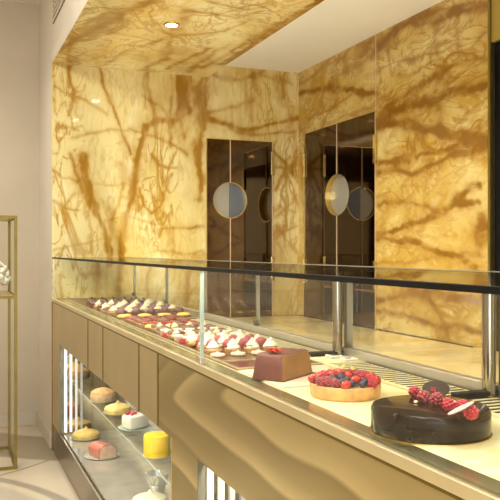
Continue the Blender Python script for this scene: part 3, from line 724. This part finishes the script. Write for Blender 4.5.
tray('pastry_tray', 'long dark brown tray of small pastries behind the burgundy tray', .742, 1.004, 2.097, 3.49, 'traybrown', 'lip')
tray('pastry_tray', 'far brown tray of tartlets nearest the marble end wall', .742, 1.125, 3.51, 5.25, 'traybrown', 'lip')
tray('pastry_tray', 'empty burgundy tray with pale rim beside the burgundy loaf cake', .742, 1.004, 1.955, 2.09, 'trayred', 'lip')
t = thing('cake_board', 'pinkish flat board under the burgundy loaf cake', 'board', (.873, 1.80, DK+.0005))
obj('board_panel', box(B(), -.131, .131, -.135, .147, 0, .003, bev=.001), 'board', t, smooth=False)
# burgundy loaf cake
def loaf(t, lx, ly, h, taper, m):
    bm = B(); n = 8; prof = []
    def ring(sx, sy, z, rc):
        pts = []
        for cx, cy, a0 in ((1, 1, 0), (-1, 1, 90), (-1, -1, 180), (1, -1, 270)):
            for i in range(n+1):
                a = math.radians(a0+90*i/n)
                pts.append(bm.verts.new((cx*(sx-rc)+rc*math.cos(a), cy*(sy-rc)+rc*math.sin(a), z)))
        return pts
    rs = []
    for f, z in ((1, 0), (1, .003), (1-taper*.5, h*.5), (1-taper*.92, h*.9), (1-taper-.03, h*.97), (1-taper-.09, h)):
        rs.append(ring(lx*f, ly*f, z, .012))
    rs.append(ring(lx*.3, ly*.3, h+.001, .006))
    for p, q in zip(rs, rs[1:]):
        for i in range(len(p)):
            j = (i+1) % len(p); bm.faces.new((p[i], p[j], q[j], q[i]))
    bm.faces.new(rs[0][::-1]); bm.faces.new(rs[-1]); bmesh.ops.recalc_face_normals(bm, faces=bm.faces)
    return obj('cake_body', bm, m, t)
ca = Vector((.775, 1.724)); lx, ly = .083, .047; ang = math.radians(36)
cx = ca.x+lx*math.cos(ang)-ly*math.sin(ang); cy = ca.y+lx*math.sin(ang)+ly*math.cos(ang)
lc = thing('loaf_cake', 'burgundy loaf cake with tapered sides and red flakes on top', 'cake', (cx, cy, DK+.004), ang)
cb = loaf(lc, lx, ly, .064, .13, 'burgundy')
cb.data.materials.append(M['loaf_gold_reflection'])
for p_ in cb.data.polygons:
    if p_.normal.y < -.75: p_.material_index = 1  # golden reflected light painted on one long side
bm = B()
for i in range(14):
    a = i*2.4; r = .013*math.sqrt(i/14); tilt = random.uniform(-.9, .9)
    ball(bm, (-.052+r*math.cos(a), -.004+r*1.3*math.sin(a), .069+.006*random.random()), .0085, 2, (1, .75, .3), Matrix.Rotation(a, 3, 'Z') @ Matrix.Rotation(tilt, 3, 'X'))
obj('red_flakes', bm, 'strawberry', lc)
obj('cake_card', box(B(), -lx-.003, lx+.003, -ly-.003, ly+.003, -.0002, .0016), 'choc_matt', lc, smooth=False)
# mixed berry tart
bt = thing('berry_tart', 'round golden tart heaped with raspberries, strawberries and blueberries', 'tart', (.842, 1.530, DK+.0005))
R = .080
obj('tart_crust', lathe(B(), [(0, 0), (R*.93, 0), (R*.97, .004), (R, .026), (R*.985, .029), (R*.93, .029), (R*.90, .022), (0, .022)], 64, flute=32, famp=.008), 'crust', bt)
obj('custard', lathe(B(), [(0, .0222), (R*.89, .0222), (R*.87, .027), (0, .032)], 40), 'cream', bt)
k = 0
for i in range(58):
    f = (i+.4)/58; r = R*.93*math.sqrt(f); a = i*2.39996+.3; z = .031+.014*(1-f)
    x, y = r*math.cos(a), r*math.sin(a); s = random.random()
    rot = Matrix.Rotation(random.uniform(-1, 1), 3, 'X') @ Matrix.Rotation(random.uniform(-1, 1), 3, 'Y')
    blue = (x < .02 and y < .01 and s < .62) or s < .2
    if blue: obj('blueberry', ball(B(), (x, y, z+.003), .0088, 2, (1, 1, .9)), 'blueberry', bt)
    elif s < .8: obj('raspberry', berry_bm(.0108, (x, y, z+.004), rot), 'raspberry' if s < .55 else 'raspberry_pale', bt)
    else:
        bm = ball(B(), (0, 0, 0), .0125, 2, (1, .8, .75), rot)
        for v in bm.verts: v.co += Vector((x, y, z+.005))
        obj('strawberry', bm, 'strawberry', bt)
for (x, y, a) in ((.012, .035, .4), (.02, .0, 1.6), (-.02, .03, 2.4)):
    bm = ball(B(), (0, 0, 0), .011, 2, (1, .45, .12), Matrix.Rotation(a, 3, 'Z') @ Matrix.Rotation(-.5, 3, 'Y'))
    for v in bm.verts: v.co += Vector((x, y, .060))
    obj('leaf', bm, 'leaf', bt)
# chocolate cake
RC = .107; CX, CY = .820, 1.172
cc = thing('chocolate_cake', 'large round glossy dark chocolate cake topped with a line of raspberries', 'cake', (CX, CY, DK+.0005))
obj('cake_board', lathe(B(), [(0, 0), (RC+.002, 0), (RC+.002, .0018), (0, .0018)], 64), 'gold', cc)
obj('cake_body', lathe(B(), [(0, .002), (RC*.975, .002), (RC, .006), (RC, .036), (RC*.992, .042), (RC*.965, .0465), (RC*.9, .048), (0, .048)], 80), 'chocolate', cc)
for px, py, r in ((414.5, 391.5, .0105), (424, 396.5, .0115), (437, 398.5, .0125), (448.5, 404, .0115), (462, 405.5, .011), (471.5, 411.5, .012), (433, 391, .010)):
    p = at(px, py, DK+.048+r); rot = Matrix.Rotation(random.uniform(-1.2, 1.2), 3, 'X') @ Matrix.Rotation(random.uniform(-1.2, 1.2), 3, 'Y')
    obj('raspberry', berry_bm(r, (p.x-CX, p.y-CY, .0478+r*.95), rot), 'raspberry_pale' if px in (437, 424) else 'raspberry', cc)
def disc(name, px, py, z, rx, ry, m, tilt, rz, th=.0016, roll=0.):
    p = at(px, py, DK+z); bm = B(); bmesh.ops.create_cone(bm, cap_ends=True, segments=28, radius1=1, radius2=1, depth=1)
    mt = Matrix.Translation((p.x-CX, p.y-CY, z)) @ Matrix.Rotation(rz, 4, 'Z') @ Matrix.Rotation(roll, 4, 'Y') @ Matrix.Rotation(tilt, 4, 'X') @ Matrix.Diagonal((rx, ry, th, 1))
    bmesh.ops.transform(bm, matrix=mt, verts=bm.verts); return obj(name, bm, m, cc)
disc('chocolate_disc', 436, 389, .063, .026, .016, 'choc_matt', math.radians(62), -.45)
o = disc('chocolate_shard', 461, 408.5, .0665, .025, .0062, 'chocchip', math.radians(12), -.25, roll=math.radians(-24)); o['label'] = 'pale feather-shaped shard'
for px, py in ((416, 401.6), (454, 402)):
    p = at(px, py, DK+.051); obj('white_crumb', ball(B(), (p.x-CX, p.y-CY, .0505), .0035, 1, (1.5, 1, .7), lump=.2), 'cream', cc)
# thermometer and card lying on the grille
t = thing('thermometer_display', 'tiny white-framed black thermometer display by the chrome post', 'display', (1.093, 2.055, DK+.0050), .0)
obj('case', box(B(), -.020, .020, -.022, .022, 0, .008, bev=.002), 'paper', t, smooth=False); obj('screen', box(B(), -.013, .013, -.014, .014, .0081, .0095), 'black', t, smooth=False)
t = thing('price_card', 'small white printed card on the grille right of the chrome post', 'card', (1.107, 1.990, DK+.0050), .0)
obj('card', box(B(), -.022, .022, -.019, .019, 0, .006, bev=.0015), 'paper', t, smooth=False)
bm = B()
for i in range(3): box(bm, -.014, .012-.004*i, .008-.008*i-.0016, .008-.008*i+.0016, .0061, .0066)
obj('print', bm, 'ink', t, smooth=False)
# ------------------------------------------------------------------ cakes in the lower showcase
SHZ = .4665; FLZ = WZ0+.0045
def plate(t, r, m='paper'): obj('cake_plate', lathe(B(), [(0, 0), (r*.7, 0), (r, .005), (r, .0065), (r*.7, .002), (0, .002)], 40), m, t)
def dome_tart(name, label, px, py, z, r, h, m1, m2, peak=True):
    p = at(px, py, z); t = thing(name, label, 'cake', (p.x, p.y, z)); plate(t, r*1.12, 'glass_edge')
    obj('tart_shell', lathe(B(), [(0, .003), (r*.94, .003), (r, .01), (r, h*.5), (r*.96, h*.55), (0, h*.55)], 48), m1, t)
    pr = [(0, h*.56), (r*.95, h*.56), (r*.93, h*.66), (r*.7, h*.80), (r*.35, h*.9)]
    pr += [(r*.15, h*1.05), (r*.05, h*1.25), (0, h*1.3)] if peak else [(0, h*.93)]
    obj('meringue_top', lathe(B(), pr, 48, flute=9, famp=.02), m2, t); return t
dome_tart('meringue_tart', 'golden meringue tart with a peak on lower showcase floor at far left', 86, 438, FLZ, .082, .058, 'orange', 'orange')
dome_tart('meringue_tart', 'peaked golden meringue tart on the glass shelf beside the white cake', 118, 413, SHZ, .074, .055, 'orange', 'orange')
dome_tart('sponge_cake', 'beige domed sponge cake farthest back on the glass shelf', 103, 401, SHZ, .074, .085, 'biscuit', 'crust', False)
dome_tart('cream_tart', 'pale cream tart at the bottom edge on the lower showcase floor', 150, 506, FLZ, .082, .060, 'cream', 'cream')
p = at(157, 456, SHZ); t = thing('lemon_cake', 'bright yellow round cake on the glass shelf, nearest the end', 'cake', (p.x, p.y, SHZ)); plate(t, .066, 'glass_edge')
obj('cake_body', lathe(B(), [(0, .003), (.057, .003), (.058, .01), (.058, .088), (.055, .094), (.045, .098), (0, .099)], 48), 'lemon', t)
def wedge(t, w, l, h, m1, m2, face='pinkface'):
    bm = B(); ln = 20; prof = []
    for i in range(ln+1):
        a = PI*i/ln; prof.append((w*math.cos(a), h*.55+h*.45*math.sin(a)))
    prof = [(w, .003)]+prof+[(-w, .003)]
    a_ = [bm.verts.new((x, -l, z)) for x, z in prof]; b_ = [bm.verts.new((x*.9, l, .003+(z-.003)*.94)) for x, z in prof]
    n = len(prof)
    for i in range(n): bm.faces.new((a_[i], a_[(i+1) % n], b_[(i+1) % n], b_[i]))
    bm.faces.new(a_); bm.faces.new(b_); bmesh.ops.recalc_face_normals(bm, faces=bm.faces)
    obj('cake_body', bm, m1, t)
    bm = B(); c_ = [bm.verts.new((x*.93, -l-.0012, .005+(z-.005)*.94)) for x, z in prof]; d_ = [bm.verts.new((x*.93, -l-.0002, .005+(z-.005)*.94)) for x, z in prof]
    for i in range(n): bm.faces.new((c_[i], c_[(i+1) % n], d_[(i+1) % n], d_[i]))
    bm.faces.new(c_); bmesh.ops.recalc_face_normals(bm, faces=bm.faces)
    obj('cut_face', bm, m2, t, smooth=False)
p = at(102, 456, FLZ); t = thing('rolled_cake', 'pink glazed roll cake with pale cut face on the showcase floor', 'cake', (p.x, p.y, FLZ), math.radians(18)); plate(t, .10, 'glass_edge')
wedge(t, .055, .068, .078, 'pinkcake', 'pinkface')
p = at(135, 428, SHZ); t = thing('white_cake', 'white cream cake topped with dark red berries on the glass shelf', 'cake', (p.x, p.y, SHZ), math.radians(20)); plate(t, .085, 'glass_edge')
obj('cake_body', box(B(), -.055, .055, -.045, .045, .003, .068, bev=.012), 'white_cream', t)
bm = B()
for i in range(12): ball(bm, (random.uniform(-.045, .02), random.uniform(-.03, .03), .073), .009, 2)
obj('berry_topping', bm, 'raspberry', t)
p = at(157, 494, FLZ); t = thing('crystal_bowl', 'sparkling cut glass bowl on the showcase floor under the shelf end', 'bowl', (p.x, p.y, FLZ))
bm = lathe(B(), [(0, .002), (.03, .002), (.034, .02), (.05, .055), (.058, .10), (.054, .10), (.045, .057), (.03, .024), (0, .02)], 18)
for v in bm.verts: v.co *= 1+random.uniform(-.06, .06)
bmesh.ops.triangulate(bm, faces=bm.faces); obj('bowl_body', bm, 'foil', t, smooth=False)
# ------------------------------------------------------------------ brass vitrine with flowers
vx0, vx1, vy0, vy1 = -.20, .408, 4.95, 5.47; z0, zs, zt = 0.0, 1.068, 1.573; q = .009
vi = thing('display_cabinet', 'tall brass framed glass display cabinet on slim legs by the beige wall', 'cabinet', ((vx0+vx1)/2, (vy0+vy1)/2, 0))
ox, oy = (vx0+vx1)/2, (vy0+vy1)/2
for x in (vx0, vx1):
    for y in (vy0, vy1): obj('leg', box(B(), x-q-ox, x+q-ox, y-q-oy, y+q-oy, 0, zt), 'brass', vi, smooth=False)
def rails(z, name):
    bm = B()
    for y in (vy0, vy1): box(bm, vx0+q-ox, vx1-q-ox, y-q-oy, y+q-oy, z-q, z+q)
    for x in (vx0, vx1): box(bm, x-q-ox, x+q-ox, vy0+q-oy, vy1-q-oy, z-q, z+q)
    obj(name, bm, 'brass', vi, smooth=False)
rails(q, 'base_rail'); rails(zs, 'shelf_rail'); rails(zt-q, 'top_rail')
obj('shelf', box(B(), vx0+q-ox, vx1-q-ox, vy0+q-oy, vy1-q-oy, zs-.004, zs+.008), 'lip', vi, smooth=False)
for y in (vy0, vy1): obj('glass_panel', box(B(), vx0+q-ox, vx1-q-ox, y-.003-oy, y+.003-oy, zs+q, zt-2*q), 'glass', vi, smooth=False)
for x in (vx0, vx1): obj('glass_panel', box(B(), x-.003-ox, x+.003-ox, vy0+q-oy, vy1-q-oy, zs+q, zt-2*q), 'glass', vi, smooth=False)
fx, fy = .262, 5.16
fl = thing('flower_bouquet', 'white and blush flower bouquet inside the brass glass cabinet', 'flowers', (fx, fy, zs+.009-.0))
obj('vase', lathe(B(), [(0, 0), (.05, 0), (.06, .02), (.055, .05), (.045, .07), (.04, .07), (.05, .05), (.05, .02), (0, .015)], 32), 'vase', fl)
bm = B()
for i in range(9): tube(bm, [(0, 0, .02), (.02*math.cos(i*.7), .02*math.sin(i*.7), .08), (.05*math.cos(i*.7), .05*math.sin(i*.7), .12)], .003, 6)
obj('stems', bm, 'stem', fl)
for i in range(44):
    a = i*2.39996; f = (i+.5)/44; ph = math.acos(1-1.35*f)
    c = Vector((.125*math.sin(ph)*math.cos(a), .125*math.sin(ph)*math.sin(a), .105+.115*math.cos(ph)))
    bm = B(); rad = random.uniform(.022, .034); nrm = (c-Vector((0, 0, .12))).normalized()
    qr = nrm.to_track_quat('Z', 'Y').to_matrix()
    for k in range(9):
        aa = k*2.39996; rr = rad*.6*math.sqrt(k/9)
        g = Matrix.Rotation(aa, 3, 'Z') @ Matrix.Rotation(.5+.6*k/9, 3, 'Y')
        ball(bm, c+qr @ Vector((rr*math.cos(aa), rr*math.sin(aa), -.15*rr)), rad*.55, 1, (1, .8, .35), qr @ g)
    obj('flower', bm, 'petalpink' if i in (3, 7, 9, 14) else 'petal', fl)
# round white stool at the near edge of the floor
p = at(8, 500, .42)
st = thing('round_stool', 'round white stool whose rim just enters at the bottom left corner', 'stool', (p.x-.06, p.y-.185, 0))
obj('seat', lathe(B(), [(0, .36), (.17, .36), (.19, .375), (.19, .405), (.18, .418), (0, .42)], 48), 'white_cream', st)
obj('pedestal', lathe(B(), [(0, 0), (.14, 0), (.14, .012), (.03, .02), (.025, .34), (.08, .359), (0, .359)], 40), 'brass', st)
# ------------------------------------------------------------------ camera and colour management
cam = bpy.data.cameras.new('camera'); co = bpy.data.objects.new('camera', cam); C.objects.link(co)
co.location = (0, 0, H); co.rotation_euler = (PI/2, 0, -YAW); cam.sensor_width = 36; cam.lens = 36*F/500; cam.clip_start = .02
S = bpy.context.scene; S.camera = co
S.view_settings.view_transform = 'Standard'; S.view_settings.look = 'None'; S.view_settings.gamma = 1; S.view_settings.use_curve_mapping = False
S.view_settings.exposure = 0.17
try:
    S.cycles.use_denoising = True; S.cycles.max_bounces = 10; S.cycles.transparent_max_bounces = 24; S.cycles.sample_clamp_indirect = 6
    S.cycles.glossy_bounces = 6; S.cycles.caustics_reflective = False
except Exception: pass
